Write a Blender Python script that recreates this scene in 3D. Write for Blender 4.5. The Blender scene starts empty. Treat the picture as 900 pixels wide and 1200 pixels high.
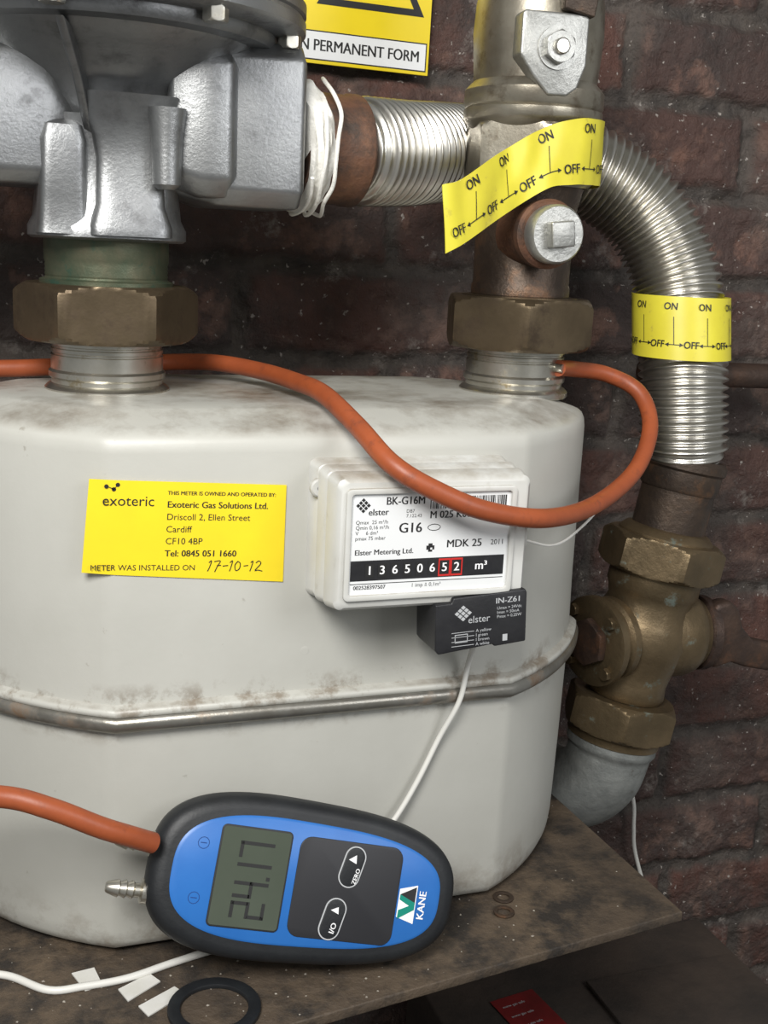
import bpy, math, random
from mathutils import Vector, Matrix, noise
random.seed(4)
K=.001
V=Vector
sc=bpy.context.scene
try:
    sc.view_settings.view_transform='Standard'; sc.view_settings.look='None'
except Exception: pass

# ------------------------------------------------------------------ materials
def new(name):
    m=bpy.data.materials.new(name); m.use_nodes=True
    return m,m.node_tree.nodes,m.node_tree.links,m.node_tree.nodes['Principled BSDF']
def mat(name,c1,c2=None,scale=25,rough=.5,metal=0,bump=0,bscale=150,c3=None,scale3=40,lo3=.55,hi3=.62,rough3=None,topdirt=None,spec=.5,coat=0,fac3=1,metal3=None,lowdirt=None):
    m,N,L,B=new(name)
    B.inputs['Roughness'].default_value=rough; B.inputs['Metallic'].default_value=metal
    B.inputs['Specular IOR Level'].default_value=spec
    if coat: B.inputs['Coat Weight'].default_value=coat; B.inputs['Coat Roughness'].default_value=.1
    tc=N.new('ShaderNodeTexCoord')
    def nz(s,det=5,rg=.6):
        n=N.new('ShaderNodeTexNoise'); n.inputs['Scale'].default_value=s; n.inputs['Detail'].default_value=det; n.inputs['Roughness'].default_value=rg
        L.new(tc.outputs['Object'],n.inputs['Vector']); return n
    def mix(f,a,b):
        x=N.new('ShaderNodeMix'); x.data_type='RGBA'
        L.new(f,x.inputs[0])
        for i,v in ((6,a),(7,b)):
            if isinstance(v,tuple): x.inputs[i].default_value=(*v,1)
            else: L.new(v,x.inputs[i])
        return x.outputs[2]
    def ramp(src,lo,hi,a=0,b=1):
        r=N.new('ShaderNodeMapRange'); r.inputs[1].default_value=lo; r.inputs[2].default_value=hi; r.inputs[3].default_value=a; r.inputs[4].default_value=b; L.new(src,r.inputs[0]); return r.outputs[0]
    def mul(a,b):
        mm=N.new('ShaderNodeMath'); mm.operation='MULTIPLY'; L.new(a,mm.inputs[0])
        if isinstance(b,(int,float)): mm.inputs[1].default_value=b
        else: L.new(b,mm.inputs[1])
        return mm.outputs[0]
    col=None
    if c2:
        n=nz(scale); col=mix(ramp(n.outputs[0],.35,.65),c1,c2)
    else: B.inputs['Base Color'].default_value=(*c1,1)
    if c3:
        n3=nz(scale3,8,.7); f=ramp(n3.outputs[0],lo3,hi3)
        if fac3!=1: f=mul(f,fac3)
        col=mix(f,col if col else c1,c3)
        if rough3 is not None: L.new(ramp(f,0,1,rough,rough3),B.inputs['Roughness'])
        if metal3 is not None: L.new(ramp(f,0,1,metal,metal3),B.inputs['Metallic'])
    if topdirt:
        g=N.new('ShaderNodeNewGeometry'); s=N.new('ShaderNodeSeparateXYZ'); L.new(g.outputs['Normal'],s.inputs[0])
        up=ramp(s.outputs[2],.5,1.0); n4=nz(16,8,.7); f4=ramp(n4.outputs[0],.42,.68)
        col=mix(mul(up,f4),col if col else c1,topdirt)
    if lowdirt:
        s=N.new('ShaderNodeSeparateXYZ'); L.new(tc.outputs['Object'],s.inputs[0])
        n5=nz(30,8,.7); f5=ramp(n5.outputs[0],.46,.62)
        col=mix(mul(ramp(s.outputs[2],.040,.0,0,.8),f5),col,lowdirt)
        n6=nz(45,8,.7); f6=ramp(n6.outputs[0],.50,.62)
        band=mul(ramp(s.outputs[2],.163,.175,1,0),ramp(s.outputs[2],.135,.150,0,1))
        col=mix(mul(mul(band,f6),.7),col,lowdirt)
        n7=nz(38,6,.65); f7=ramp(n7.outputs[0],.715,.745)
        col=mix(f7,col,(.10,.06,.035))
    if col: L.new(col,B.inputs['Base Color'])
    if bump:
        nb=nz(bscale,6,.65); b=N.new('ShaderNodeBump'); b.inputs['Strength'].default_value=bump; b.inputs['Distance'].default_value=.002
        L.new(nb.outputs[0],b.inputs['Height']); L.new(b.outputs[0],B.inputs['Normal'])
    return m
M={}
M['body']=mat('painted_steel',(.43,.425,.385),(.475,.47,.43),8,.42,0,.05,300,c3=(.25,.23,.19),scale3=75,lo3=.67,hi3=.72,topdirt=(.15,.12,.085),fac3=.6,lowdirt=(.16,.12,.08))
M['seam']=mat('seam_metal',(.34,.33,.30),(.22,.205,.175),30,.34,.8,.1,200,c3=(.18,.12,.075),scale3=18,lo3=.55,hi3=.68,rough3=.6,metal3=.2)
M['steel']=mat('zinc_steel',(.62,.60,.54),(.48,.46,.40),40,.28,.95,.06,200,c3=(.3,.25,.16),scale3=60,lo3=.56,hi3=.68,rough3=.5)
M['bronze']=mat('bronze_nut',(.15,.112,.068),(.105,.078,.047),25,.36,.75,.1,150,c3=(.07,.05,.032),scale3=35,lo3=.50,hi3=.66,rough3=.55)
M['alu']=mat('cast_aluminium',(.33,.335,.335),(.22,.225,.23),16,.38,.9,.16,420,c3=(.12,.12,.12),scale3=32,lo3=.54,hi3=.72,rough3=.55)
M['green']=mat('patina_pipe',(.07,.095,.06),(.13,.125,.08),50,.42,.6,.15,200,c3=(.05,.10,.07),scale3=40)
M['rust']=mat('rusty_iron',(.11,.05,.03),(.165,.08,.043),45,.62,.35,.5,200,c3=(.055,.037,.028),scale3=30,lo3=.46,hi3=.62)
M['rustdark']=mat('dark_iron',(.10,.07,.05),(.06,.045,.036),40,.45,.65,.35,200,c3=(.15,.085,.05),scale3=30,lo3=.55,hi3=.65)
M['lever']=mat('oxidised_iron',(.085,.052,.037),(.05,.034,.028),40,.5,.5,.5,160,c3=(.13,.065,.038),scale3=35,lo3=.52,hi3=.66)
M['flex']=mat('stainless',(.68,.66,.61),(.54,.52,.47),15,.30,1,.05,300)
M['brass']=mat('old_brass',(.20,.145,.082),(.135,.10,.057),30,.42,.75,.25,160,c3=(.18,.21,.18),scale3=45,lo3=.60,hi3=.68,rough3=.8)
M['nickel']=mat('nickel_brass',(.37,.34,.275),(.27,.24,.19),35,.34,.85,.1,200,c3=(.17,.135,.095),scale3=40,lo3=.54,hi3=.68)
M['galv']=mat('galvanised',(.30,.31,.295),(.21,.22,.212),60,.55,.6,.4,150,c3=(.14,.12,.10),scale3=30,lo3=.6,hi3=.7)
M['zinc']=mat('zinc_plug',(.48,.48,.455),(.36,.36,.34),60,.4,.8,.3,150)
M['ptfe']=mat('ptfe_tape',(.86,.85,.80),(.72,.70,.64),60,.6,0,.6,200)
M['orange']=mat('orange_rubber',(.34,.078,.024),(.27,.061,.02),40,.45,0,.08,200,c3=(.16,.043,.022),scale3=60,lo3=.56,hi3=.72)
M['yellow']=mat('yellow_vinyl',(.86,.66,.02),(.80,.61,.02),20,.38)
M['tape']=mat('yellow_tape',(.74,.66,.05),(.67,.58,.045),30,.4,c3=(.42,.35,.07),scale3=60,lo3=.60,hi3=.72)
M['white']=mat('white_plastic',(.58,.58,.555),(.53,.525,.49),30,.35,c3=(.36,.33,.27),scale3=50,lo3=.60,hi3=.75,fac3=.5,topdirt=(.27,.23,.17))
M['label']=mat('white_label',(.74,.75,.75),rough=.35)
M['paper']=mat('paper',(.66,.65,.62),(.58,.57,.52),40,.7)
M['grit']=mat('grit',(.36,.33,.28),(.20,.17,.14),200,.8)
M['ink']=mat('black_ink',(.015,.015,.015),rough=.5)
M['wink']=mat('white_ink',(.85,.85,.85),rough=.5)
M['gink']=mat('grey_ink',(.45,.46,.47),rough=.5)
M['red']=mat('red_print',(.55,.025,.02),rough=.4)
M['dred']=mat('dark_red_print',(.20,.012,.012),(.12,.01,.01),30,.5)
M['black']=mat('black_plastic',(.012,.012,.014),(.02,.02,.022),60,.42,0,.1,400)
M['rubber']=mat('black_rubber',(.008,.009,.011),(.014,.016,.018),50,.5,0,.1,400)
M['blue']=mat('blue_plastic',(.018,.13,.43),(.022,.145,.46),40,.38)
M['lcd']=mat('lcd_glass',(.062,.075,.055),(.072,.086,.064),20,.15,coat=.2)
M['keypad']=mat('keypad',(.017,.017,.02),rough=.45)
M['teal']=mat('teal_print',(.0,.22,.16),rough=.4)
M['navy']=mat('navy_print',(.01,.05,.2),rough=.4)
M['wire']=mat('white_cable',(.66,.65,.61),rough=.4)
M['shelf']=mat('dirty_shelf',(.058,.042,.029),(.105,.075,.048),12,.65,0,.9,120,c3=(.024,.019,.015),scale3=22,lo3=.45,hi3=.60)
M['floor']=mat('dark_floor',(.03,.027,.025),(.055,.045,.04),10,.8,0,.5,60)
M['carton']=mat('dark_carton',(.060,.044,.034),(.030,.024,.020),14,.7,0,.5,80)

def brickmat():
    m,N,L,B=new('old_brick')
    tc=N.new('ShaderNodeTexCoord')
    def at(n):
        a=N.new('ShaderNodeAttribute'); a.attribute_name=n; return a.outputs['Fac']
    def nz(s,det=8,rg=.65):
        n=N.new('ShaderNodeTexNoise'); n.inputs['Scale'].default_value=s; n.inputs['Detail'].default_value=det; n.inputs['Roughness'].default_value=rg
        L.new(tc.outputs['Object'],n.inputs['Vector']); return n.outputs[0]
    def rr(src,lo,hi,a=0,b=1):
        r=N.new('ShaderNodeMapRange'); r.inputs[1].default_value=lo; r.inputs[2].default_value=hi; r.inputs[3].default_value=a; r.inputs[4].default_value=b; L.new(src,r.inputs[0]); return r.outputs[0]
    def mix(f,a,b):
        x=N.new('ShaderNodeMix'); x.data_type='RGBA'; L.new(f,x.inputs[0])
        for i,v in ((6,a),(7,b)):
            if isinstance(v,tuple): x.inputs[i].default_value=(*v,1)
            else: L.new(v,x.inputs[i])
        return x.outputs[2]
    c=mix(at('bid'),(.115,.050,.036),(.055,.036,.031))
    c=mix(rr(nz(14),.42,.62),c,(.044,.032,.028))
    c=mix(rr(nz(28),.53,.68),c,(.185,.095,.068))
    mort=mix(rr(nz(40),.35,.65),(.095,.078,.065),(.040,.033,.029))
    c=mix(at('brick'),mort,c)
    c=mix(rr(nz(7),.54,.72,0,.7),c,(.14,.112,.095))
    c=mix(rr(nz(5.5,8,.7),.52,.66,0,.75),c,(.024,.019,.018))
    c=mix(rr(nz(13,9,.8),.575,.68,0,.75),c,(.30,.265,.235))
    c=mix(rr(nz(190,3,.5),.68,.72,0,.8),c,(.45,.41,.37))
    L.new(c,B.inputs['Base Color'])
    B.inputs['Roughness'].default_value=.55
    b=N.new('ShaderNodeBump'); b.inputs['Strength'].default_value=1; b.inputs['Distance'].default_value=.007
    L.new(nz(70),b.inputs['Height']); L.new(b.outputs[0],B.inputs['Normal'])
    return m
M['brick']=brickmat()

# ------------------------------------------------------------------ helpers
def link(o,parent=None):
    bpy.context.collection.objects.link(o)
    if parent:
        o.parent=parent; o.matrix_parent_inverse=Matrix.Translation(-parent.location)
    return o
def group(name,loc):
    e=bpy.data.objects.new(name,None); e.empty_display_size=.02; e.location=V(loc)*K
    bpy.context.collection.objects.link(e); return e
def mesh(name,vs,fs,m,parent=None,smooth=True,bevel=0,seg=3,split=38,recalc=True):
    me=bpy.data.meshes.new(name); me.from_pydata([tuple(V(v)*K) for v in vs],[],fs)
    me.materials.append(M[m] if isinstance(m,str) else m)
    if recalc:
        import bmesh
        b=bmesh.new(); b.from_mesh(me); bmesh.ops.recalc_face_normals(b,faces=b.faces); b.to_mesh(me); b.free()
    for p in me.polygons: p.use_smooth=smooth
    o=bpy.data.objects.new(name,me); link(o,parent)
    if bevel:
        md=o.modifiers.new('b','BEVEL'); md.width=bevel*K; md.segments=seg; md.limit_method='ANGLE'; md.angle_limit=math.radians(35)
    if smooth:
        md=o.modifiers.new('s','EDGE_SPLIT'); md.split_angle=math.radians(split)
    return o
def frame(ax):
    ax=V(ax).normalized(); r=V((0,0,1)) if abs(ax.z)<.9 else V((1,0,0))
    u=(r-ax*r.dot(ax)).normalized(); return u,ax.cross(u),ax
def lathe(name,org,ax,prof,m,parent=None,seg=48,rfun=None,**k):
    u,v,a=frame(ax); org=V(org); vs=[];fs=[]
    for r,h in prof:
        for i in range(seg):
            t=2*math.pi*i/seg; rr=r*(rfun(t,h) if rfun else 1)
            vs.append(org+a*h+(u*math.cos(t)+v*math.sin(t))*rr)
    n=len(prof)
    for j in range(n-1):
        for i in range(seg):
            fs.append((j*seg+i,j*seg+(i+1)%seg,(j+1)*seg+(i+1)%seg,(j+1)*seg+i))
    fs.append(tuple(range(seg))[::-1]); fs.append(tuple((n-1)*seg+i for i in range(seg)))
    return mesh(name,vs,fs,m,parent,**k)
def nut(name,org,ax,ap,h,m,parent=None,rot=0,sides=6,**k):
    u,v,a=frame(ax); org=V(org); seg=sides*16; vs=[];fs=[]
    lev=[(0,1.0),(.03*h,1.04),(.07*h,1.085),(.12*h,1.13),(.17*h,1.2),(.83*h,1.2),(.88*h,1.13),(.93*h,1.085),(.97*h,1.04),(h,1.0)]
    w=2*math.pi/sides
    for hh,c in lev:
        for i in range(seg):
            t=2*math.pi*i/seg; d=(t+w/2)%w-w/2   # corner at w/2
            rr=min(ap/math.cos(d),ap*c)
            tt=t+rot+w/2
            vs.append(org+a*hh+(u*math.cos(tt)+v*math.sin(tt))*rr)
    n=len(lev)
    for j in range(n-1):
        for i in range(seg): fs.append((j*seg+i,j*seg+(i+1)%seg,(j+1)*seg+(i+1)%seg,(j+1)*seg+i))
    fs.append(tuple(range(seg))[::-1]); fs.append(tuple((n-1)*seg+i for i in range(seg)))
    return mesh(name,vs,fs,m,parent,split=24,**k)
def crom(P,n):
    P=[V(p) for p in P]; Q=[P[0]*2-P[1]]+P+[P[-1]*2-P[-2]]; out=[]
    for i in range(1,len(Q)-2):
        a,b,c,d=Q[i-1:i+3]
        for j in range(n):
            t=j/n
            out.append(.5*((2*b)+(c-a)*t+(2*a-5*b+4*c-d)*t*t+(3*b-a-3*c+d)*t**3))
    out.append(P[-1].copy()); return out
def resample(P,step):
    L=[0]
    for a,b in zip(P,P[1:]): L.append(L[-1]+(b-a).length)
    n=max(2,int(L[-1]/step)); out=[];j=0
    for i in range(n+1):
        s=L[-1]*i/n
        while j<len(L)-2 and L[j+1]<s: j+=1
        t=(s-L[j])/max(1e-9,L[j+1]-L[j]); out.append(P[j].lerp(P[j+1],t))
    return out,L[-1]
def sweep(name,pts,r,m,parent=None,seg=16,step=4,rf=None,sx=1,**k):
    P,Lt=resample(crom(pts,16),step); n=len(P); vs=[];fs=[]
    t0=(P[1]-P[0]).normalized(); u,_,_=frame(t0)
    for i,p in enumerate(P):
        t=(P[min(i+1,n-1)]-P[max(i-1,0)]).normalized()
        u=(u-t*u.dot(t)).normalized(); v=t.cross(u)
        rr=rf(i/(n-1)*Lt,Lt) if rf else r
        for s in range(seg):
            a=2*math.pi*s/seg; vs.append(p+(u*math.cos(a)+v*math.sin(a)*sx)*rr)
    for j in range(n-1):
        for i in range(seg): fs.append((j*seg+i,j*seg+(i+1)%seg,(j+1)*seg+(i+1)%seg,(j+1)*seg+i))
    fs.append(tuple(range(seg))[::-1]); fs.append(tuple((n-1)*seg+i for i in range(seg)))
    return mesh(name,vs,fs,m,parent,**k)
def loft(name,rings,m,parent=None,**k):
    s=len(rings[0]); vs=[p for r in rings for p in r]; fs=[]
    for j in range(len(rings)-1):
        for i in range(s): fs.append((j*s+i,j*s+(i+1)%s,(j+1)*s+(i+1)%s,(j+1)*s+i))
    fs.append(tuple(range(s))[::-1]); fs.append(tuple((len(rings)-1)*s+i for i in range(s)))
    return mesh(name,vs,fs,m,parent,**k)
class Fr:
    def __init__(s,o,u,v):
        s.o=V(o);s.u=V(u).normalized();v=V(v);s.v=(v-s.u*v.dot(s.u)).normalized();s.n=s.u.cross(s.v)
    def p(s,a,b,c=0): return s.o+s.u*a+s.v*b+s.n*c
def box(name,x0,x1,y0,y1,z0,z1,m,parent=None,bevel=1,fr=None,taper=0,**k):
    f=fr.p if fr else (lambda a,b,c:V((a,b,c)))
    vs=[f(x,y,z) for z in (z0,z1) for x,y in ((x0,y0),(x1,y0),(x1,y1),(x0,y1))]
    fs=[(3,2,1,0),(4,5,6,7),(0,1,5,4),(1,2,6,5),(2,3,7,6),(3,0,4,7)]
    return mesh(name,vs,fs,m,parent,bevel=bevel,**k)
def plate(name,poly,fr,c0,c1,m,parent=None,bevel=0,**k):
    n=len(poly); vs=[fr.p(a,b,c0) for a,b in poly]+[fr.p(a,b,c1) for a,b in poly]
    fs=[tuple(range(n))[::-1],tuple(range(n,2*n))]+[(i,(i+1)%n,n+(i+1)%n,n+i) for i in range(n)]
    return mesh(name,vs,fs,m,parent,bevel=bevel,**k)
def rrect(cx,cy,w,h,r,n=6):
    out=[]
    for sx,sy,a0 in ((1,1,0),(-1,1,90),(-1,-1,180),(1,-1,270)):
        for i in range(n+1):
            a=math.radians(a0+90*i/n); out.append((cx+sx*(w/2-r)+r*math.cos(a),cy+sy*(h/2-r)+r*math.sin(a)))
    return out
tn=0
def text(body,cap,fr,a,b,m,parent,c=.15,align='LEFT',rot=0,bold=0,sx=1,name='print',shear=0):
    global tn
    cr,sr=math.cos(rot),math.sin(rot)
    r=fr.u*cr+fr.v*sr; up=fr.v*cr-fr.u*sr
    shifts=[0] if not bold else [-.03*cap,.03*cap]
    for k,s in enumerate(shifts):
        tn+=1
        cu=bpy.data.curves.new(name,'FONT'); cu.body=body; cu.size=cap/.70*K; cu.align_x=align; cu.align_y='CENTER' if '\n' not in body else 'TOP'
        cu.resolution_u=3; cu.space_line=1.0; cu.shear=shear
        cu.materials.append(M[m]); o=bpy.data.objects.new(name+'_%d'%tn,cu)
        mt=Matrix((r,up,fr.n)).transposed().to_4x4() @ Matrix.Diagonal((sx,1,1,1)); mt.translation=(fr.p(a,b,c+k*.01)+r*s)*K
        link(o,parent); o.matrix_basis=mt
    return o

# ------------------------------------------------------------------ wall & floor
def wall():
    x0,x1,z0,z1,st=-520,760,-460,720,4.0
    nx=int((x1-x0)/st)+1; nz_=int((z1-z0)/st)+1
    vs=[];br=[];bid=[]
    for j in range(nz_):
        z=z0+j*st
        for i in range(nx):
            x=x0+i*st
            wz=z+6*noise.noise(V((x*.006,z*.006,3)))+1000+22; wx=x+5*noise.noise(V((x*.01,z*.01,9)))+2250
            row=int(wz//75); fz=wz-row*75; ox=(row%2)*112.5+ (17 if row%3==0 else 0)
            cb=int((wx+ox)//225); fx=(wx+ox)-cb*225
            d=min(fz,75-fz,fx,225-fx)-4.5+3.4*noise.noise(V((x*.05,z*.05,5)))+2.6*noise.noise(V((x*.13,z*.13,2)))
            k=max(0,min(1,d/6)); k=k*k*(3-2*k)
            random.seed(row*131+cb*17); rb=random.random()
            h=(4.5+4*rb)*k+4.2*noise.noise(V((x*.03,z*.03,rb*9)))+2.2*noise.noise(V((x*.11,z*.11,7)))
            vs.append((x,307-h,z)); br.append(k); bid.append(rb)
    fs=[(j*nx+i,j*nx+i+1,(j+1)*nx+i+1,(j+1)*nx+i) for j in range(nz_-1) for i in range(nx-1)]
    o=mesh('wall_back',vs,fs,'brick',recalc=False,split=80)
    for n,d in (('brick',br),('bid',bid)):
        a=o.data.attributes.new(n,'FLOAT','POINT'); a.data.foreach_set('value',d)
wall()
random.seed(4)
box('floor',-520,760,-700,300,-470,-450,'floor',bevel=0)

# ------------------------------------------------------------------ shelf
fr0=Fr((0,0,0),(1,0,0),(0,1,0))
sh=plate('shelf',[(214,-44),(-65,-83),(-430,-132),(-430,296),(202,296)],fr0,-7,0,'shelf',bevel=1)
# ------------------------------------------------------------------ gas meter
gm=group('gas_meter',(-20,117,0))
def outline(ins,z):
    cx,cy=-28,117; hx,hy,c=216,117,94; pts=[]
    for sx,sy,a0 in ((1,1,0),(-1,1,90),(-1,-1,180),(1,-1,270)):
        for i in range(17):
            t=i/16; a=math.radians(a0+90*t)
            ax,ay=math.cos(a),math.sin(a)
            s=math.radians(a0); e=math.radians(a0+90)
            lx=math.cos(s)*(1-t)+math.cos(e)*t; ly=math.sin(s)*(1-t)+math.sin(e)*t
            w=.38
            px=ax*w+lx*(1-w); py=ay*w+ly*(1-w)
            f=(c-ins*1.0)
            pts.append(V((cx+sx*(hx-c)+f*px,cy+sy*(hy-c)+f*py,z)))
    return pts
loft('body_lower',[outline(i,z) for i,z in ((18,0),(11,2),(6,5),(3.5,10),(2.5,18),(1,80),(0,147))],'body',gm)
loft('body_upper',[outline(i,z) for i,z in ((0,158),(1,200),(1.5,305),(2.3,310),(4.5,314),(8,316.5),(12,318),(33,324.6),(36,325.4),(60,326))],'body',gm)
loft('seam_lip',[outline(i,z) for i,z in ((0,155),(-3,155.5),(-5.5,156.5),(-6,159),(-4,161),(0,162),(1,164))],'body',gm,split=80)
loft('seam_band',[outline(i,z) for i,z in ((0,146),(-3.5,146.5),(-6,147.5),(-8,150),(-8.2,153),(-7,155.5),(-4,156.7),(0,157))],'seam',gm,split=80)
for n,x in (('left',-140),('right',140)):
    lathe('inlet_collar_'+n,(x,117,323),(0,0,1),[(37,0),(38,1),(38,4),(36,6),(33.8,7),(33.8,9.5),(35.5,11),(35.5,14),(34,15.5),(34,24),(33.2,24.5),(33.2,25.5),(34,26),(34,28),(33.2,28.5),(33.2,29.5),(34,30),(34,36)],'steel',gm,seg=64)
for x,z in ((-42,180),(-40,186),(20,183)):
    lathe('body_dimple',(x,1.4,z),(0,-1,0),[(3.6,0),(3.4,.5),(2.6,.8),(.1,.5)],'body',gm,seg=20)
# index (counter) housing
ix0,ix1,iz0,iz1=-40,81,221,301
def lay(nm,y0,y1,i0,i1,bev,m='white'):
    loft(nm,[[V((p[0],y,p[1])) for p in rrect((ix0+ix1)/2,(iz0+iz1)/2,(ix1-ix0)-2*i,(iz1-iz0)-2*i,5)] for y,i in ((y0,i0),(y0-(1.2 if y1<y0 else 0),i0-.8),(y1+2,i1),(y1,i1+2))],m,gm)
lay('index_base',3,-12,0,.8,1); lay('index_groove_1',-11,-14.5,3.5,3.5,0)
lay('index_middle',-13.5,-26,1,1.8,1); lay('index_groove_2',-25,-28.5,4.5,4.5,0)
lay('index_front',-27.5,-43,2,3,1)
fi=Fr((-29.5,-43,290),(1,0,0),(0,0,1)); LW,LH=95,57
def ring(nm,poly_o,poly_i,fr,c0,c1,m,parent):
    n=len(poly_o); vs=[fr.p(a,b,c0) for a,b in poly_o]+[fr.p(a,b,c1) for a,b in poly_o]+[fr.p(a,b,c1) for a,b in poly_i]+[fr.p(a,b,c0) for a,b in poly_i]
    fs=[]
    for q in range(4):
        for i in range(n): fs.append((q*n+i,q*n+(i+1)%n,((q+1)%4)*n+(i+1)%n,((q+1)%4)*n+i))
    return mesh(nm,vs,fs,m,parent,bevel=.5 if c1-c0>1 else 0,seg=2)
ring('window_bezel',rrect(LW/2,-LH/2,LW+6,LH+6,3),rrect(LW/2,-LH/2,LW,LH,2),fi,-1,2.4,'white',gm)
plate('index_label',rrect(LW/2,-LH/2,LW,LH,2),fi,-.5,.4,'label',gm)
def T(s,cap,a,b,m='ink',c=.5,**k): return text(s,cap,fi,a,b,m,gm,c=c,**k)
def rect(nm,fr,a0,a1,b0,b1,c,m,parent): return plate(nm,[(a0,b0),(a1,b0),(a1,b1),(a0,b1)],fr,c-.1,c,m,parent,smooth=False)
for i in range(3):
    for j in range(3):
        cx,cy=7+(i-j)*1.5,-6.5+(i+j-2)*1.5
        plate('logo_cell',[(cx-1.2,cy),(cx,cy-1.2),(cx+1.2,cy),(cx,cy+1.2)],fi,.4,.5,'ink',gm,smooth=False)
T('elster',3.6,10,-10.5,bold=1); T('BK-G16M',4.4,20,-4.5,bold=1,sx=.9)
T('DB7\n7.122.43',1.9,32,-9); T('Qmax  25 m³/h\nQmin 0,16 m³/h\nV     6 dm³\npmax 75 mbar',2.1,3,-14.5)
T('G16',5.6,28,-20,bold=1); T('Elster Metering Ltd.',3.0,3,-33,bold=1); T('M 025 K00528 11',4.1,46,-13,bold=1,sx=.95)
T('MDK 25',4.4,57,-30,bold=1); T('2011',3.0,84,-30)
random.seed(9); a=46
while a<92:
    w=random.choice([.35,.5,.9]); rect('barcode_bar',fi,a,a+w,-9.4,-2.6,.5,'ink',gm); a+=w+random.choice([.4,.6,1])
for i in range(4):
    for j in range(4):
        if (i*7+j*5+i*j)%3: rect('qr_cell',fi,45+i*1.2,46.2+i*1.2,-34+j*1.2,-32.8+j*1.2,.5,'ink',gm)
ring('approval_mark',[(49+4*math.cos(t*.5),-20+2*math.sin(t*.5)) for t in range(12)],[(49+3.6*math.cos(t*.5),-20+1.6*math.sin(t*.5)) for t in range(12)],fi,.35,.5,'ink',gm)
rect('counter_strip',fi,1,93,-49,-37.5,.6,'black',gm)
for i,d in enumerate('13650652'):
    cx=12+i*7.4
    if i>=6: ring('red_drum',[(cx-3.6,-48.4),(cx+3.6,-48.4),(cx+3.6,-38.2),(cx-3.6,-38.2)],[(cx-2.9,-47.4),(cx+2.9,-47.4),(cx+2.9,-39.2),(cx-2.9,-39.2)],fi,.6,.85,'red',gm)
    rect('digit_window',fi,cx-2.5,cx+2.5,-47.2,-39.4,.8,'ink',gm)
    T(d,5.0,cx,-43.3,'wink',c=1.1,align='CENTER',bold=1)
T('m³',5.0,75,-43.3,'wink',c=.9,bold=1)
T('002528397507',2.2,3,-53,bold=1); T('1 imp ≙ 0,1m³',2.2,37,-53)
rect('label_rule',fi,1,93,-51,-50.6,.5,'ink',gm)
box('seal_lug',79,89,-22,-12,250,260,'white',gm,bevel=1.5)
lathe('seal_hole',(84,-22.2,255),(0,-1,0),[(2.4,0),(2.4,.2)],'ink',gm,seg=20)
lathe('corner_lug',(-38,-11,287),(0,-1,0),[(5.5,-2),(5.5,1.5),(4.5,2.5)],'white',gm,seg=20)
lathe('corner_hole',(-38,-13.4,287),(0,-1,0),[(1.8,0),(1.8,.3)],'ink',gm,seg=16)
# pulse module
fp=Fr((22,-46,227),(1,.0,.05),(-.05,0,1))
plate('pulse_module',[(0,-2),(10,-2),(11,1),(56,2),(57,0),(57,-30),(37,-31),(36,-29.5),(2,-32),(0,-29)],fp,-30,0,'black',gm,bevel=1)
for i in range(3):
    for j in range(3):
        cx,cy=17+(i-j)*1.9,-8.5+(i+j-2)*1.7
        plate('module_logo',[(cx-1.5,cy),(cx,cy-1.3),(cx+1.5,cy),(cx,cy+1.3)],fp,.0,.15,'gink',gm,smooth=False)
text('elster',4.2,fp,20,-13,'gink',gm); text('IN-Z61',3.3,fp,37,-3.4,'gink',gm,bold=1,sx=1.15)
text('Umax = 24Vdc\nImax = 50mA\nPmax = 0,25W',1.8,fp,38,-6.5,'gink',gm)
text('A yellow\nI green\nI brown\nA white',1.9,fp,25,-18.5,'gink',gm)
for i in range(4): rect('module_line',fp,10,24,-20-i*2.7,-19.7-i*2.7,.15,'gink',gm)
ring('module_box',[(12,-21),(20,-21),(20,-26),(12,-26)],[(12.4,-21.4),(19.6,-21.4),(19.6,-25.6),(12.4,-25.6)],fp,.0,.15,'gink',gm)
rect('module_slot',fp,42,45,-28,-24,.12,'gink',gm)
# ownership sticker
OL=[p for p in outline(1.1,0)]
def ysurf(x):
    F_=[p for p in OL if p.y<60 and p.x<0]+[V((0,1.1,0))]
    F_.sort(key=lambda p:p.x)
    for a,b in zip(F_,F_[1:]):
        if a.x<=x<=b.x and b.x>a.x: return a.y+(b.y-a.y)*(x-a.x)/(b.x-a.x)
    return 1.1
def ystk(x): return min(ysurf(x),1.1+max(0,(-150-x))*.12)
vs=[];fs=[];NN=24
for off in (-.25,-.75):
    for i in range(NN+1):
        t=i/NN; xt=-162.5+108.5*t; xb=-167+112.5*t
        for xx,zz in ((xt,292-5.6*t),(xb,240-10.5*t)): vs.append((xx,ystk(xx)+off,zz))
B_=2*(NN+1)
for i in range(NN):
    a=2*i; fs+=[(a,a+2,a+3,a+1),(B_+a,B_+a+1,B_+a+3,B_+a+2),(a,B_+a,B_+a+2,a+2),(a+1,a+3,B_+a+3,B_+a+1)]
fs+=[(0,1,B_+1,B_),(2*NN,B_+2*NN,B_+2*NN+1,2*NN+1)]
mesh('ownership_sticker',vs,fs,'yellow',gm)
fs_=Fr((-162.5,1.0,292),(108,0,-5),(0,0,1))
def S(s,cap,a,b,**k): return text(s,cap,fs_,a,b,k.pop('m','ink'),gm,c=.85,**k)
S('exoteric',5.8,7,-11.5); S('THIS METER IS OWNED AND OPERATED BY:',2.15,42,-6.5,bold=1)
S('Exoteric Gas Solutions Ltd.',3.6,42,-13,bold=1); S('Driscoll 2, Ellen Street',3.6,42,-20); S('Cardiff',3.6,42,-27)
S('CF10 4BP',3.6,42,-33.8); S('Tel: 0845 051 1660',3.6,42,-40.8,bold=1)
S('METER WAS INSTALLED ON',3.2,2,-49)
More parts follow.
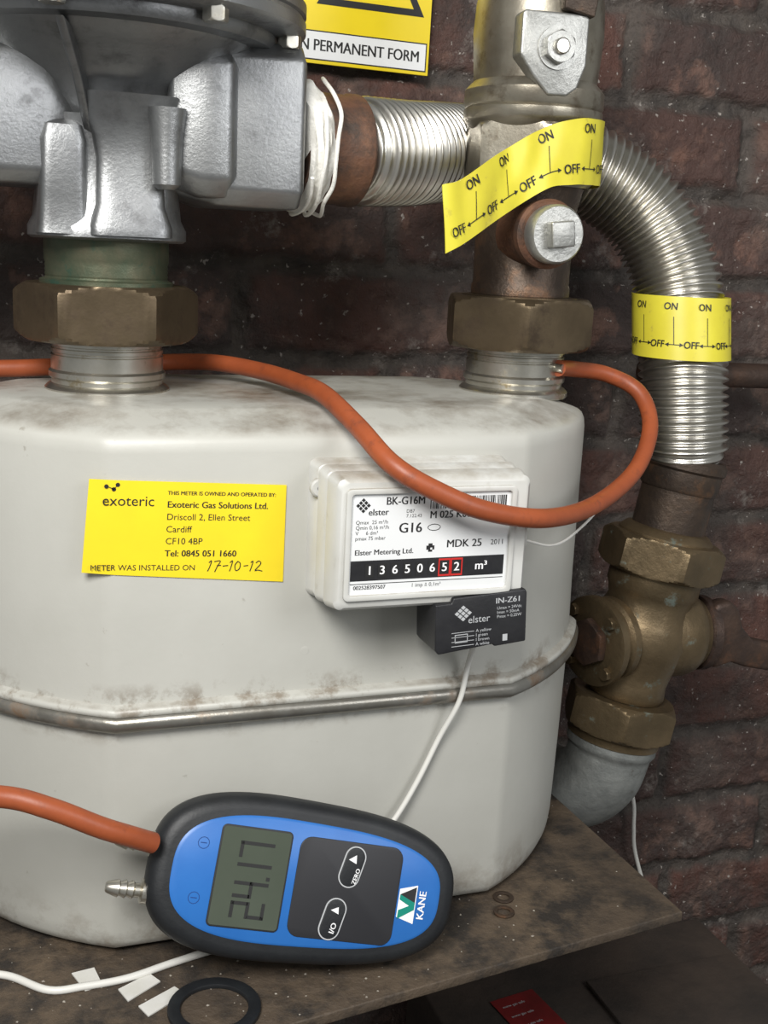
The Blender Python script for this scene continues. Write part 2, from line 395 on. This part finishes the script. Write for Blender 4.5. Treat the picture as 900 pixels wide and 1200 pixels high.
def pen(nm,pts,x,y):
    sweep(nm,[fs_.p(x+a,y+b,.75) for a,b in pts],.28,'ink',gm,seg=6,step=.6)
pen('handwriting',[(0,2),(1.5,3.2),(.6,-.5),(-.5,-3)],67,-48)
pen('handwriting',[(0,2.6),(3.5,3),(2,0),(.6,-3.4)],70,-48)
pen('handwriting',[(.6,.2),(3,.5)],71,-48); pen('handwriting',[(0,0),(3,.4)],75,-48)
pen('handwriting',[(0,2),(1.5,3.2),(.8,-.5),(0,-3)],79,-48)
pen('handwriting',[(1.5,2.8),(0,.5),(.6,-2.6),(2.6,-1.6),(3,1.5),(1.5,2.8)],82,-48)
pen('handwriting',[(0,0),(2.6,.4)],87,-48); pen('handwriting',[(0,2),(1.3,3),(.6,-.5),(-.2,-3)],91,-48)
pen('handwriting',[(0,1.8),(1.6,3),(3,1.6),(1,-1),(-.4,-2.8),(1.4,-2.4),(4,-3)],94,-48)
for a,b in ((9,-3.5),(13,-5),(15,-2.5)): plate('logo_dot',[(a+1.2*math.cos(t*.7),b+1.2*math.sin(t*.7)) for t in range(9)],fs_,.75,.9,'ink',gm,smooth=False)
plate('logo_link',[(9,-3.2),(13,-4.7),(15,-2.4),(13,-5.4)],fs_,.75,.9,'ink',gm,smooth=False)

# ------------------------------------------------------------------ union nuts
ul=group('union_nut',(-140,117,356)); 
lathe('nut_collar_pipe',(-140,117,352),(0,0,1),[(33,0),(33,5)],'steel',ul)
nut('hex_nut',(-140,117,356),(0,0,1),48,34,'bronze',ul,rot=math.radians(-6))
lathe('green_nipple',(-140,117,388),(0,0,1),[(40,0),(40,4),(37,5)]+[(36.6+(.2 if i%2 else -.2),6+i*1.3) for i in range(7)]+[(37.2,16),(37.2,30)],'green',ul,seg=64)
ur=group('union_nut.001',(140,117,356))
nut('hex_nut_right',(140,117,356),(0,0,1),47,35,'bronze',ur,rot=math.radians(12))
lathe('nut_lip',(140,117,389),(0,0,1),[(40,0),(40,2.5),(36,3)],'bronze',ur)

# ------------------------------------------------------------------ regulator
rg=group('gas_pressure_regulator',(-140,117,480))
def sup(cx,cy,hx,hy,n,z,N=64):
    o=[]
    for i in range(N):
        t=2*math.pi*i/N; c,s=math.cos(t),math.sin(t)
        o.append(V((cx+hx*math.copysign(abs(c)**(2/n),c),cy+hy*math.copysign(abs(s)**(2/n),s),z)))
    return o
def oct_(cy,cz,hy,hz,c,x):
    k=c*min(hy,hz)
    L=[(hy,hz-k),(hy-k,hz),(-hy+k,hz),(-hy,hz-k),(-hy,-hz+k),(-hy+k,-hz),(hy-k,-hz),(hy,-hz+k)]
    return [V((x,cy+a,cz+b)) for a,b in L]
loft('neck',[sup(-140,117,a,b,n,z) for a,b,n,z in ((44,44,3,416),(46,46,3,417.5),(46,46,3,423),(43,43,3,429),(41,39,3.5,445),(41,37,4,470),(42,42,3,485))],'alu',rg)
loft('neck_ridge',[sup(-131,84,a,b,5,z) for a,b,z in ((24,17,419),(24,17,424),(20,13,436),(19,12,462),(21,13,474),(25,17,484),(27,24,496))],'alu',rg)
loft('neck_fin_left',[sup(-168,94,a,b,6,z) for a,b,z in ((15,21,419),(14,20,428),(13.5,21,440),(13,24,470),(11,22,478),(6,14,482))],'alu',rg)
lathe('cast_lug',(-112,66,446),(0,0,1),[(5,0),(8,2.5),(8.5,20),(9,30),(11,44)],'alu',rg,seg=24)
loft('outlet_block',[oct_(117,486,a,b,c,x) for a,b,c,x in ((30,28,.3,-128),(42,42,.3,-100),(47,47,.22,-80),(47,47,.2,-32),(44,44,.2,-29))],'alu',rg,bevel=3.5)
loft('outlet_ridge',[oct_(100,486,a,b,c,x) for a,b,c,x in ((30,36,.3,-110),(36,43,.3,-92),(36,43,.3,-76),(30,38,.3,-70))],'alu',rg,bevel=3)
loft('inlet_block',[oct_(117,484,a,b,c,x) for a,b,c,x in ((30,28,.3,-148),(38,36,.3,-168),(43,39,.2,-178),(43,39,.2,-330),(40,36,.2,-334))],'alu',rg,bevel=3.5)
lathe('bowl',(-140,117,0),(0,0,1),[(30,468),(38,478),(44,490),(52,502),(64,512),(76,520),(86,526),(88,528),(98,529),(100,532),(100,536),(113,537),(117,539.5),(117,545),(115,546),(115,548),(117,549),(117,555),(113,557),(100,560),(80,566),(60,580),(58,640),(50,645)],'alu',rg,seg=96)
for k in range(8):
    a=math.radians(k*45-65); x,y=-140+108*math.cos(a),117+108*math.sin(a)
    nut('rim_bolt',(x,y,530),(0,0,1),6,8,'steel',rg); nut('rim_bolt_top',(x,y,557),(0,0,1),6,7,'steel',rg)
for k in range(4):
    a=math.radians(k*90-20); d=V((math.cos(a),math.sin(a),0)); t=V((-d.y,d.x,0)); c=V((-140,117,0))
    P=[]
    for sgn in (-2.5,2.5): P.append([c+d*38+t*sgn+V((0,0,472)),c+d*62+t*sgn+V((0,0,500)),c+d*96+t*sgn+V((0,0,527)),c+d*50+t*sgn+V((0,0,520))])
    mesh('bowl_rib',P[0]+P[1],[(0,1,2,3),(4,5,6,7),(0,1,5,4),(1,2,6,5),(2,3,7,6),(3,0,4,7)],'alu',rg,bevel=1)

# ------------------------------------------------------------------ nipple + flexible connector
fx=group('flexible_gas_connector',(200,200,480))
lathe('rusty_nipple',(-28.5,117.4,479),(1,.14,0),[(37,0),(37,7),(34,9),(34,37),(35,39),(35,45),(33,47)],'rust',fx,seg=48)
lathe('thread_tape',(-31,117,479),(1,.20,.10),[(38,0),(41,1),(39,4),(41.5,7),(39.5,9),(40,12),(38.5,14),(37,17),(35,19)],'ptfe',fx,seg=72,rfun=lambda t,h:1+.07*noise.noise(V((t*3,h*.4,1)))+.02*math.sin(t*5+h))
for k in range(3):
    sweep('tape_strand',[V((-22+k*7+6*noise.noise(V((t*.5,k,0))),117,479))+V((0,math.sin(t*.35+k)*41.5,math.cos(t*.35+k)*41.5)) for t in range(0,13)],1.3,'ptfe',fx,seg=8,step=2)
path=[(14,123,479),(60,148,482),(100,180,487),(146,202,491),(197,210,492),(242,206,482),(281,195,455),(304,180,411),(308,167,365),(306,155,326),(308,150,285),(309.5,150,266)]
pitch=6.4
def rf(s,L):
    w=.5+.5*math.cos(2*math.pi*s/pitch); e=min(1,min(s,L-s)/12); return 28.5+(5.2*w**.8)*e+1.0*e
sweep('corrugated_hose',path,30,'flex',fx,seg=48,step=.8,rf=rf,split=85)

# ------------------------------------------------------------------ right column
A=V((.18,0,.984)).normalized()
def P(z): return V((264+.1826*z,150,z))
rc=group('brass_tee_valve',tuple(P(125)))
lathe('weld_cuff',P(243),A,[(30,0),(31,2),(31,16),(33,18),(33,24),(30,27)],'rustdark',rc)
lathe('steel_stub',P(205),A,[(29,0),(29,40)],'rustdark',rc)
nut('union_hex',P(175),A,43,30,'brass',rc,rot=.35)
lathe('union_top',P(203),A,[(38,0),(38,3),(33,8),(30,9)],'brass',rc)
lathe('tee_body',P(72),A,[(30,0),(32,4),(31,14),(33,26),(38,40),(41,52),(38,66),(33,80),(35,88),(37,92),(37,105)],'brass',rc,seg=64)
c=P(125)
lathe('branch_right',c,(1,0,-.08),[(37,0),(37,20),(36,36),(34,42),(30,46),(29,50),(24,52)],'brass',rc,seg=48)
bl=(-1,-.25,0)
lathe('branch_left',c,bl,[(32,0),(30,20),(28,30),(33,32),(33,38),(30,40),(30,43),(24,45),(24,47),(36,48),(36,54),(33,55)],'brass',rc,seg=48)
bd=V(bl).normalized(); bu,bv_,_=frame(bl)
nut('branch_plug',c+bd*55,bl,17,7,'lever',rc)
for k in range(4):
    a=math.radians(45+90*k); nut('flange_bolt',c+bd*54+(bu*math.cos(a)+bv_*math.sin(a))*29,bl,4.5,5,'brass',rc)
nut('lower_hex',P(42),A,41,30,'brass',rc,rot=.1)
lathe('lower_collar',P(32),A,[(34,0),(38,3),(38,9),(40,12)],'brass',rc)
el=group('galvanised_elbow',(262,160,0))
def re(s,L): return 37 if s<9 or s>L-9 else (35.5 if s<12 or s>L-12 else 34)
sweep('elbow',[P(36),P(20),(263,153,2),(254,164,-14),(243,185,-24),(236,212,-26),(232,240,-26)],34,'galv',el,seg=40,step=2,rf=re)
sweep('elbow_pipe',[(232,234,-26),(230,270,-26),(230,302,-26)],27,'rustdark',el,seg=32)
lv=group('rusty_lever',(380,150,100))
lathe('lever_hub',P(125)+V((50,0,-4)),(1,0,-.08),[(28,0),(31,2),(31,9),(22,11),(20,18)],'lever',lv)
fl=Fr((352,140,120),(1,.05,-.0),(0,0,1))
plate('lever_arm',[(-8,30),(6,32),(16,24),(22,8),(34,-4),(58,-10),(100,-16),(150,-22),(150,-44),(100,-40),(56,-34),(30,-28),(14,-22),(-4,-26),(-14,-10),(-6,4),(-10,18)],fl,-7,9,'lever',lv,bevel=4)
sweep('wall_pipe',[(322,240,326),(420,240,324),(760,240,318)],11,'lever',None,seg=24).name='iron_pipe'

# ------------------------------------------------------------------ ball valve
bv=group('ball_valve',(140,117,480))
O=(140,117,0)
lathe('lower_pipe',O,(0,0,1),[(34,392.2),(34,398),(33,400),(33.5,440),(35,452),(38,466)],'rustdark',bv)
nut('hex_end',(140,117,464),(0,0,1),40,42,'nickel',bv,rot=.35)
lathe('valve_body',O,(0,0,1),[(40,500),(45,504),(46.5,507),(46.5,512),(45,513),(46.5,515),(46.5,524),(44,527),(41,530),(42,545),(43,560),(42,578),(40,590),(40,596),(45,598),(45,640)],'nickel',bv,seg=64)
fg=Fr((129,73,543),(1,-.12,0),(0,0,1))
gp=[(-22,22),(-20,24),(20,24),(22,22),(22,-6),(17,-20),(10,-25),(-2,-25),(-13,-14),(-22,-2)]
plate('gland_plate',gp,fg,-14,3,'zinc',bv,bevel=1.5)
nut('stem_nut',fg.p(2,3,3),fg.n,9,7,'zinc',bv); lathe('stem_washer',fg.p(2,3,2.5),fg.n,[(13,0),(13,2)],'zinc',bv); lathe('stem_tip',fg.p(2,3,8),fg.n,[(5,0),(5,4),(4,5)],'steel',bv,seg=24)
plate('stem_lever',[(4,26),(24,22),(30,60),(2,60)],fg,-2,6,'rustdark',bv,bevel=1)
lathe('test_boss',(132,98,433),(-.02,-1,0),[(22,0),(20,14),(20,26),(22,28),(22,34),(20,36)],'rust',bv)
lathe('test_plug',(131.5,64,433),(-.02,-1,0),[(16,0),(18,1),(18.5,3),(18.5,12),(17,14)],'zinc',bv)
fq=Fr((131,50,433),(1,0,.12),(0,0,1))
box('plug_square',-8,8,-8,8,-1,8,'zinc',bv,bevel=1.2,fr=fq)

# ------------------------------------------------------------------ on/off tapes
class Strip:
    def __init__(s,top,bot,amp=0):
        s.amp=amp
        s.t,_=resample(crom(top,20),1); s.b,_=resample(crom(bot,20),1)
        s.t,_=resample(s.t,.5); s.b,_=resample(s.b,.5)
    def e(s,u,v,off=0):
        def at(L,u):
            x=max(0,min(1,u))*(len(L)-1); i=min(int(x),len(L)-2); return L[i].lerp(L[i+1],x-i)
        p=at(s.b,u).lerp(at(s.t,u),v)
        if s.amp: p=p+V((0,-1,.25))*s.amp*noise.noise(V((u*13,v*1.3,2.7)))
        if off: p=p+s.f(u,v).n*off
        return p
    def f(s,u,v):
        d=.01; a=s.e(max(0,u-d),v); b=s.e(min(1,u+d),v)
        return Fr(s.e(u,v),b-a,s.e(u,1)-s.e(u,0))
    def build(s,name,parent,m='tape',N=90):
        vs=[];fs=[]
        for o in (0,-.6):
            for i in range(N+1):
                for j in range(7): vs.append(s.e(i/N,j/6,o))
        B=(N+1)*7
        for i in range(N):
            for j in range(6):
                a=i*7+j; fs+= [(a,a+7,a+8,a+1),(B+a,B+a+1,B+a+8,B+a+7)]
        for i in range(N): fs+=[(i*7,B+i*7,B+i*7+7,i*7+7),(i*7+6,i*7+13,B+i*7+13,B+i*7+6)]
        fs+=[(j,j+1,B+j+1,B+j) for j in range(6)]+[(N*7+j,B+N*7+j,B+N*7+j+1,N*7+j+1) for j in range(6)]
        return mesh(name,vs,fs,m,parent,split=60)
    def line(s,u0,v0,u1,v1,w,parent,along):
        vs=[];n=6
        for i in range(n+1):
            u=u0+(u1-u0)*i/n; v=v0+(v1-v0)*i/n; f=s.f(u,v); d=f.v if along else f.u
            vs+=[f.p(0,0,.35)-d*w/2,f.p(0,0,.35)+d*w/2]
        mesh('tape_line',vs,[(2*i,2*i+2,2*i+3,2*i+1) for i in range(n)],'ink',parent,smooth=False,recalc=False)
    def unit(s,u,parent,du,cap=5.2):
        text('OFF',cap,s.f(u,.24),0,0,'ink',parent,c=.7,align='CENTER',bold=1,sx=.9)
        text('ON',cap,s.f(min(u+du*.42,.99),.84),0,0,'ink',parent,c=.6,align='CENTER',bold=1,sx=.9)
        s.line(u+du*.27,.24,u+du*.74,.24,.6,parent,True)
        s.line(u+du*.5,.24,u+du*.5,.68,.6,parent,False)
        for uu,sg in ((u+du*.27,1),(u+du*.74,-1)):
            f=s.f(uu,.24); mesh('tape_arrow',[f.p(-1*sg,0,.4),f.p(2*sg,1.5,.4),f.p(2*sg,-1.5,.4)],[(0,1,2)],'ink',parent,smooth=False,recalc=False)
t1=Strip([(43,32,457),(58,36,462),(94,58,482),(124,65,498),(146,66,505),(166,76,507),(184,98,508),(188,130,508),(170,160,508)],
         [(47,30,418),(62,36,425),(97,56,444),(128,63,461),(148,66,465),(166,76,466),(184,98,466),(188,130,466),(170,160,466)],3.0)
t1.build('valve_position_tape',bv)
for i in range(5): t1.unit(.045+i*.15,bv,.15,5.8)
c2=V((308,167,370)); ring_t=[];ring_b=[]
for i in range(15):
    a=math.radians(-236+i*22)
    d=V((math.cos(a),math.sin(a),0))*(38 if i else 42)
    ring_t.append(c2+V((-1,5,24))+d); ring_b.append(c2+V((-1,-4,-23))+d)
t2=Strip(ring_t,ring_b); tp=group('hose_marking_tape',tuple(c2)); t2.build('wrapped_tape',tp)
for i in range(7): t2.unit(.03+i*.125,tp,.125,5.2)

# ------------------------------------------------------------------ orange hoses
sweep('test_hose',[(-330,160,333),(-260,163,332),(-203,165,332),(-171,168,333),(-135,172,334),(-94,178,336),(-64,160,338),(-41,121,337),(-30,70,336),(-25,30,334),(-18,-14,322),(-9,-48,307),(11,-60,295),(42,-63,283),(88,-48,274),(147,0,270),(198,40,283),(225,70,307),(227,92,328),(207,104,339),(178,100,343),(158,86,345)],5.6,'orange',None,seg=20,step=3)
sweep('test_hose.001',[(-330,-40,142),(-260,-38,139),(-213,-38,133),(-188,-44,126),(-163,-46,113),(-146,-42,103),(-134,-37,95)],5.8,'orange',None,seg=20,step=3)
lathe('hose_barb',(158,86,345),(-.5,.86,0),[(3,-4),(3,8),(7,8),(7,16)],'steel',gm,seg=20)

# ------------------------------------------------------------------ manometer
mn=group('digital_manometer',(-48,-38,60))
th=math.radians(20); ph=math.radians(-14)
u0=V((1,0,0)); v0=V((0,math.sin(th),math.cos(th)))
fm=Fr(V((-45,-42,59)),u0*math.cos(ph)+v0*math.sin(ph),v0*math.cos(ph)-u0*math.sin(ph))
def egg(hx,hy,off=0,n=2.9,N=96):
    o=[]
    for i in range(N):
        t=2*math.pi*i/N; c,s=math.cos(t),math.sin(t)
        x=hx*math.copysign(abs(c)**(2/n),c); y=hy*math.copysign(abs(s)**(2/n),s)*(1-.08*(x/hx))
        o.append((x,y))
    return o
def eg(hx,hy,c): return [fm.p(x,y,c) for x,y in egg(hx,hy)]
loft('rubber_boot',[eg(84,38,-26),eg(89,42,-24),eg(92,45,-18),eg(93,46,-8),eg(91.5,44.5,-2),eg(88,41.5,1),eg(84,38,2)],'rubber',mn)
loft('blue_face',[eg(81,34.5,0),eg(81,34.5,2.4),eg(79,33,3.4)],'blue',mn)
plate('keypad_panel',rrect(22,-1,64,56,7),fm,3,4,'keypad',mn,bevel=.4)
plate('lcd_frame',rrect(-36,0,42,56,3),fm,3,4,'ink',mn,bevel=.3)
plate('lcd_screen',rrect(-36,0,40,54,2),fm,3.8,4.3,'lcd',mn)
fd=Fr(fm.p(-36,0,4.45),fm.v,-fm.u)   # digits read along the short side
SEG={'2':'abged','4':'fgbc','1':'bc','7':'abc'}
def digit(ch,x,y,w,h,t=1.9):
    g={'a':(x,x+w,y+h-t,y+h),'g':(x,x+w,y+h/2-t/2,y+h/2+t/2),'d':(x,x+w,y,y+t),'f':(x,x+t,y+h/2,y+h),'b':(x+w-t,x+w,y+h/2,y+h),'e':(x,x+t,y,y+h/2),'c':(x+w-t,x+w,y,y+h/2)}
    for s in SEG[ch]: rect('lcd_segment',fd,*g[s],.1,'ink',mn)
for ch,x in (('2',-22),('4',-11),('1',-1),('7',11)): digit(ch,x,-11,9,20)
rect('lcd_dot',fd,-.6,1.4,-11,-9,.1,'ink',mn)
for (cx,cy) in ((23,13),(16,-17)):
    rot=math.radians(78)
    o=[(cx+a,cy+b) for a,b in rrect(0,0,24,13,6.4,8)]; i_=[(cx+a,cy+b) for a,b in rrect(0,0,22.6,11.6,5.7,8)]
    def rt(L): return [(cx+(x-cx)*math.cos(rot)-(y-cy)*math.sin(rot),cy+(x-cx)*math.sin(rot)+(y-cy)*math.cos(rot)) for x,y in L]
    plate('key_button',rt(i_),fm,3.9,5.0,'rubber',mn,bevel=.5)
    ring('key_outline',rt(o),rt(i_),fm,3.9,4.6,'gink',mn)
text('ZERO',2.5,fm,26,8,'wink',mn,c=5.1,align='CENTER',rot=math.radians(78),bold=1)
mesh('key_arrow',[fm.p(20,17,5.1),fm.p(25,15,5.1),fm.p(24.5,20,5.1)],[(0,1,2)],'wink',mn,smooth=False)
text('I/O',3.2,fm,17,-22,'wink',mn,c=5.1,align='CENTER',rot=math.radians(78),bold=1)
mesh('key_arrow_2',[fm.p(14,-12,5.1),fm.p(19,-14,5.1),fm.p(18.5,-10,5.1)],[(0,1,2)],'wink',mn,smooth=False)
lg=Fr(fm.p(64,-4,3.5),fm.v,-fm.u)
plate('logo_white',[(-11,-2),(11,-2),(8,9),(-8,9)],lg,-.1,.15,'wink',mn,smooth=False)
plate('logo_black',[(-1,-1.4),(10,-1.4),(5,8.4)],lg,.1,.3,'ink',mn,smooth=False)
plate('logo_teal',[(-9,8.4),(-4,8.4),(-1,2),(2,8.4),(5,8.4),(1,-1.4),(-3,-1.4)],lg,.2,.4,'teal',mn,smooth=False)
text('KANE',4.4,lg,0,-6,'wink',mn,c=.3,align='CENTER',bold=1)
for b in (16,-14):
    ring('port_mark',[(-66+3.4*math.cos(t*.524),b+3.4*math.sin(t*.524)) for t in range(12)],[(-66+3*math.cos(t*.524),b+3*math.sin(t*.524)) for t in range(12)],fm,3.3,3.5,'navy',mn)
    rect('port_sign',fm,-67.8,-64.2,b-.25,b+.25,3.5,'navy',mn)
def barb(nm,b):
    lathe(nm,fm.p(-88,b,-12),-fm.u,[(7,0),(7,5),(4,6),(4,9),(5.2,10),(3.8,13),(5.2,14),(3.8,17),(5,18),(3.2,24),(2.4,25)],'steel',mn,seg=24)
barb('pressure_port_1',10); barb('pressure_port_2',-16)

# ------------------------------------------------------------------ cables
sweep('pulse_cable',[(62,-28,200),(60,-20,190),(62,-8,172),(57,-10,150),(47,-5,124),(35,-5,98),(22,-6,76),(8,-8,60)],1.7,'wire',None,seg=12,step=3)
sweep('pulse_cable.001',[(-60,-10,12),(-80,-6,3),(-94,-8,2.5),(-120,-14,2.2),(-146,-21,2),(-170,-22,2),(-190,-20,2),(-212,0,2),(-240,10,2)],2.2,'wire',None,seg=12,step=3)
sweep('seal_wire',[(84,-20,255),(94,-19,252),(108,-14,248),(122,-8,249),(138,-3,258),(148,0,266)],.8,'wire',None,seg=8,step=2)
sweep('wall_cable',[(380,286,-80),(389,285,-110),(391,284,-135),(397,285,-165),(420,284,-225),(457,282,-309),(462,280,-330)],2,'wire',None,seg=10,step=4)
# ------------------------------------------------------------------ shelf litter
ps=[[(-176,-6),(-163,-4),(-160,-22),(-170,-24)],[(-152,-28),(-133,-18),(-128,-27),(-148,-40)],[(-143,-46),(-121,-34),(-116,-42),(-139,-56)]]
for i,p in enumerate(ps): plate('paper_scrap'+('' if i==0 else '.%03d'%i),p,fr0,.1,.9,'paper',None)
def washer(nm,x,y,ro,ri,h,m):
    N=40; fr=Fr((x,y,0),(1,0,0),(0,1,0))
    return ring(nm,[(ro*math.cos(i*2*math.pi/N),ro*math.sin(i*2*math.pi/N)) for i in range(N)],[(ri*math.cos(i*2*math.pi/N),ri*math.sin(i*2*math.pi/N)) for i in range(N)],fr,.1,h,m,None)
washer('rubber_gasket',-103,-60,26,19,3,'rubber')
washer('metal_washer',104,2,7,4,1.5,'rustdark'); washer('metal_washer.001',97,-14,7,4,1.5,'rustdark')
random.seed(5); vs=[];fs=[]
for i in range(240):
    x=random.uniform(-240,205); y=random.uniform(-80,60) if x<150 else random.uniform(-50,250)
    if y<-83+(x+65)*.14+4: continue
    r=random.uniform(.3,1.3)*random.uniform(.4,1); b=len(vs)
    for k in range(4): vs.append((x+r*math.cos(k*1.57+i)*random.uniform(.6,1.3),y+r*math.sin(k*1.57+i)*random.uniform(.6,1.3),.05))
    vs.append((x,y,r*.7)); fs+=[(b,b+1,b+4),(b+1,b+2,b+4),(b+2,b+3,b+4),(b+3,b,b+4)]
mesh('grit_debris',vs,fs,'grit',None,smooth=False)
# ------------------------------------------------------------------ warning sign
ws=group('warning_sign',(40,290,640)); fw=Fr((-60,291,556),(1,0,-.01),(0,0,1))
box('sign_plate',0,190,0,150,-2,0,'yellow',ws,bevel=.3,fr=fw)
rect('sign_border',fw,60,188,2.5,24,.1,'ink',ws); rect('sign_band',fw,61,187,3.5,23,.25,'label',ws)
text('IN PERMANENT FORM',8.2,fw,182,13,'ink',ws,c=.4,align='RIGHT',bold=1,sx=.86)
ring('warning_triangle',[(96,43),(184,43),(140,122)],[(105,48),(175,48),(140,112)],fw,0,.25,'ink',ws)
# ------------------------------------------------------------------ clutter below
cb=group('storage_carton',(300,150,-300))
box('carton_box',150,470,60,270,-450,-240,'carton',cb,bevel=3)
fc=Fr((215,120,-239),(1,.15,0),(-.15,1,0)); rect('red_print_panel',fc,0,46,0,82,.5,'dred',cb)
for i in range(5): text('www gas safe',3,fc,6,14+i*14,'gink',cb,c=.7)
box('carton_flap',300,460,40,200,-238,-234,'carton',cb,bevel=1)

# ------------------------------------------------------------------ lights
def area(nm,loc,tgt,size,pw,col=(1,1,1)):
    l=bpy.data.lights.new(nm,'AREA'); l.size=size; l.energy=pw; l.color=col
    o=bpy.data.objects.new(nm,l); o.location=V(loc)*K; o.rotation_euler=(V(tgt)-V(loc)).to_track_quat('-Z','Y').to_euler(); bpy.context.collection.objects.link(o)
area('key_light',(-560,-850,1050),(-60,60,250),.45,22,(1,.985,.955))
area('fill_light',(560,-1000,750),(120,60,200),.5,5.5,(.97,.98,1))
w=bpy.data.worlds.new('world'); sc.world=w; w.use_nodes=True
w.node_tree.nodes['Background'].inputs[0].default_value=(.90,.92,.91,1); w.node_tree.nodes['Background'].inputs[1].default_value=.27

# ------------------------------------------------------------------ camera
ps_,pt,rl=math.radians(20),math.radians(13),math.radians(2.8)
F=V((math.sin(ps_)*math.cos(pt),math.cos(ps_)*math.cos(pt),-math.sin(pt)))
R0=V((math.cos(ps_),-math.sin(ps_),0)); U0=R0.cross(F)
R=math.cos(rl)*R0+math.sin(rl)*U0; U=math.cos(rl)*U0-math.sin(rl)*R0
cam=bpy.data.cameras.new('camera'); cam.sensor_fit='VERTICAL'; cam.sensor_height=36; cam.lens=40.5; cam.clip_start=.01
co=bpy.data.objects.new('camera',cam); mt=Matrix((R,U,-F)).transposed().to_4x4(); mt.translation=V((-219.7,-618,420.8))*K
co.matrix_world=mt; bpy.context.collection.objects.link(co); sc.camera=co
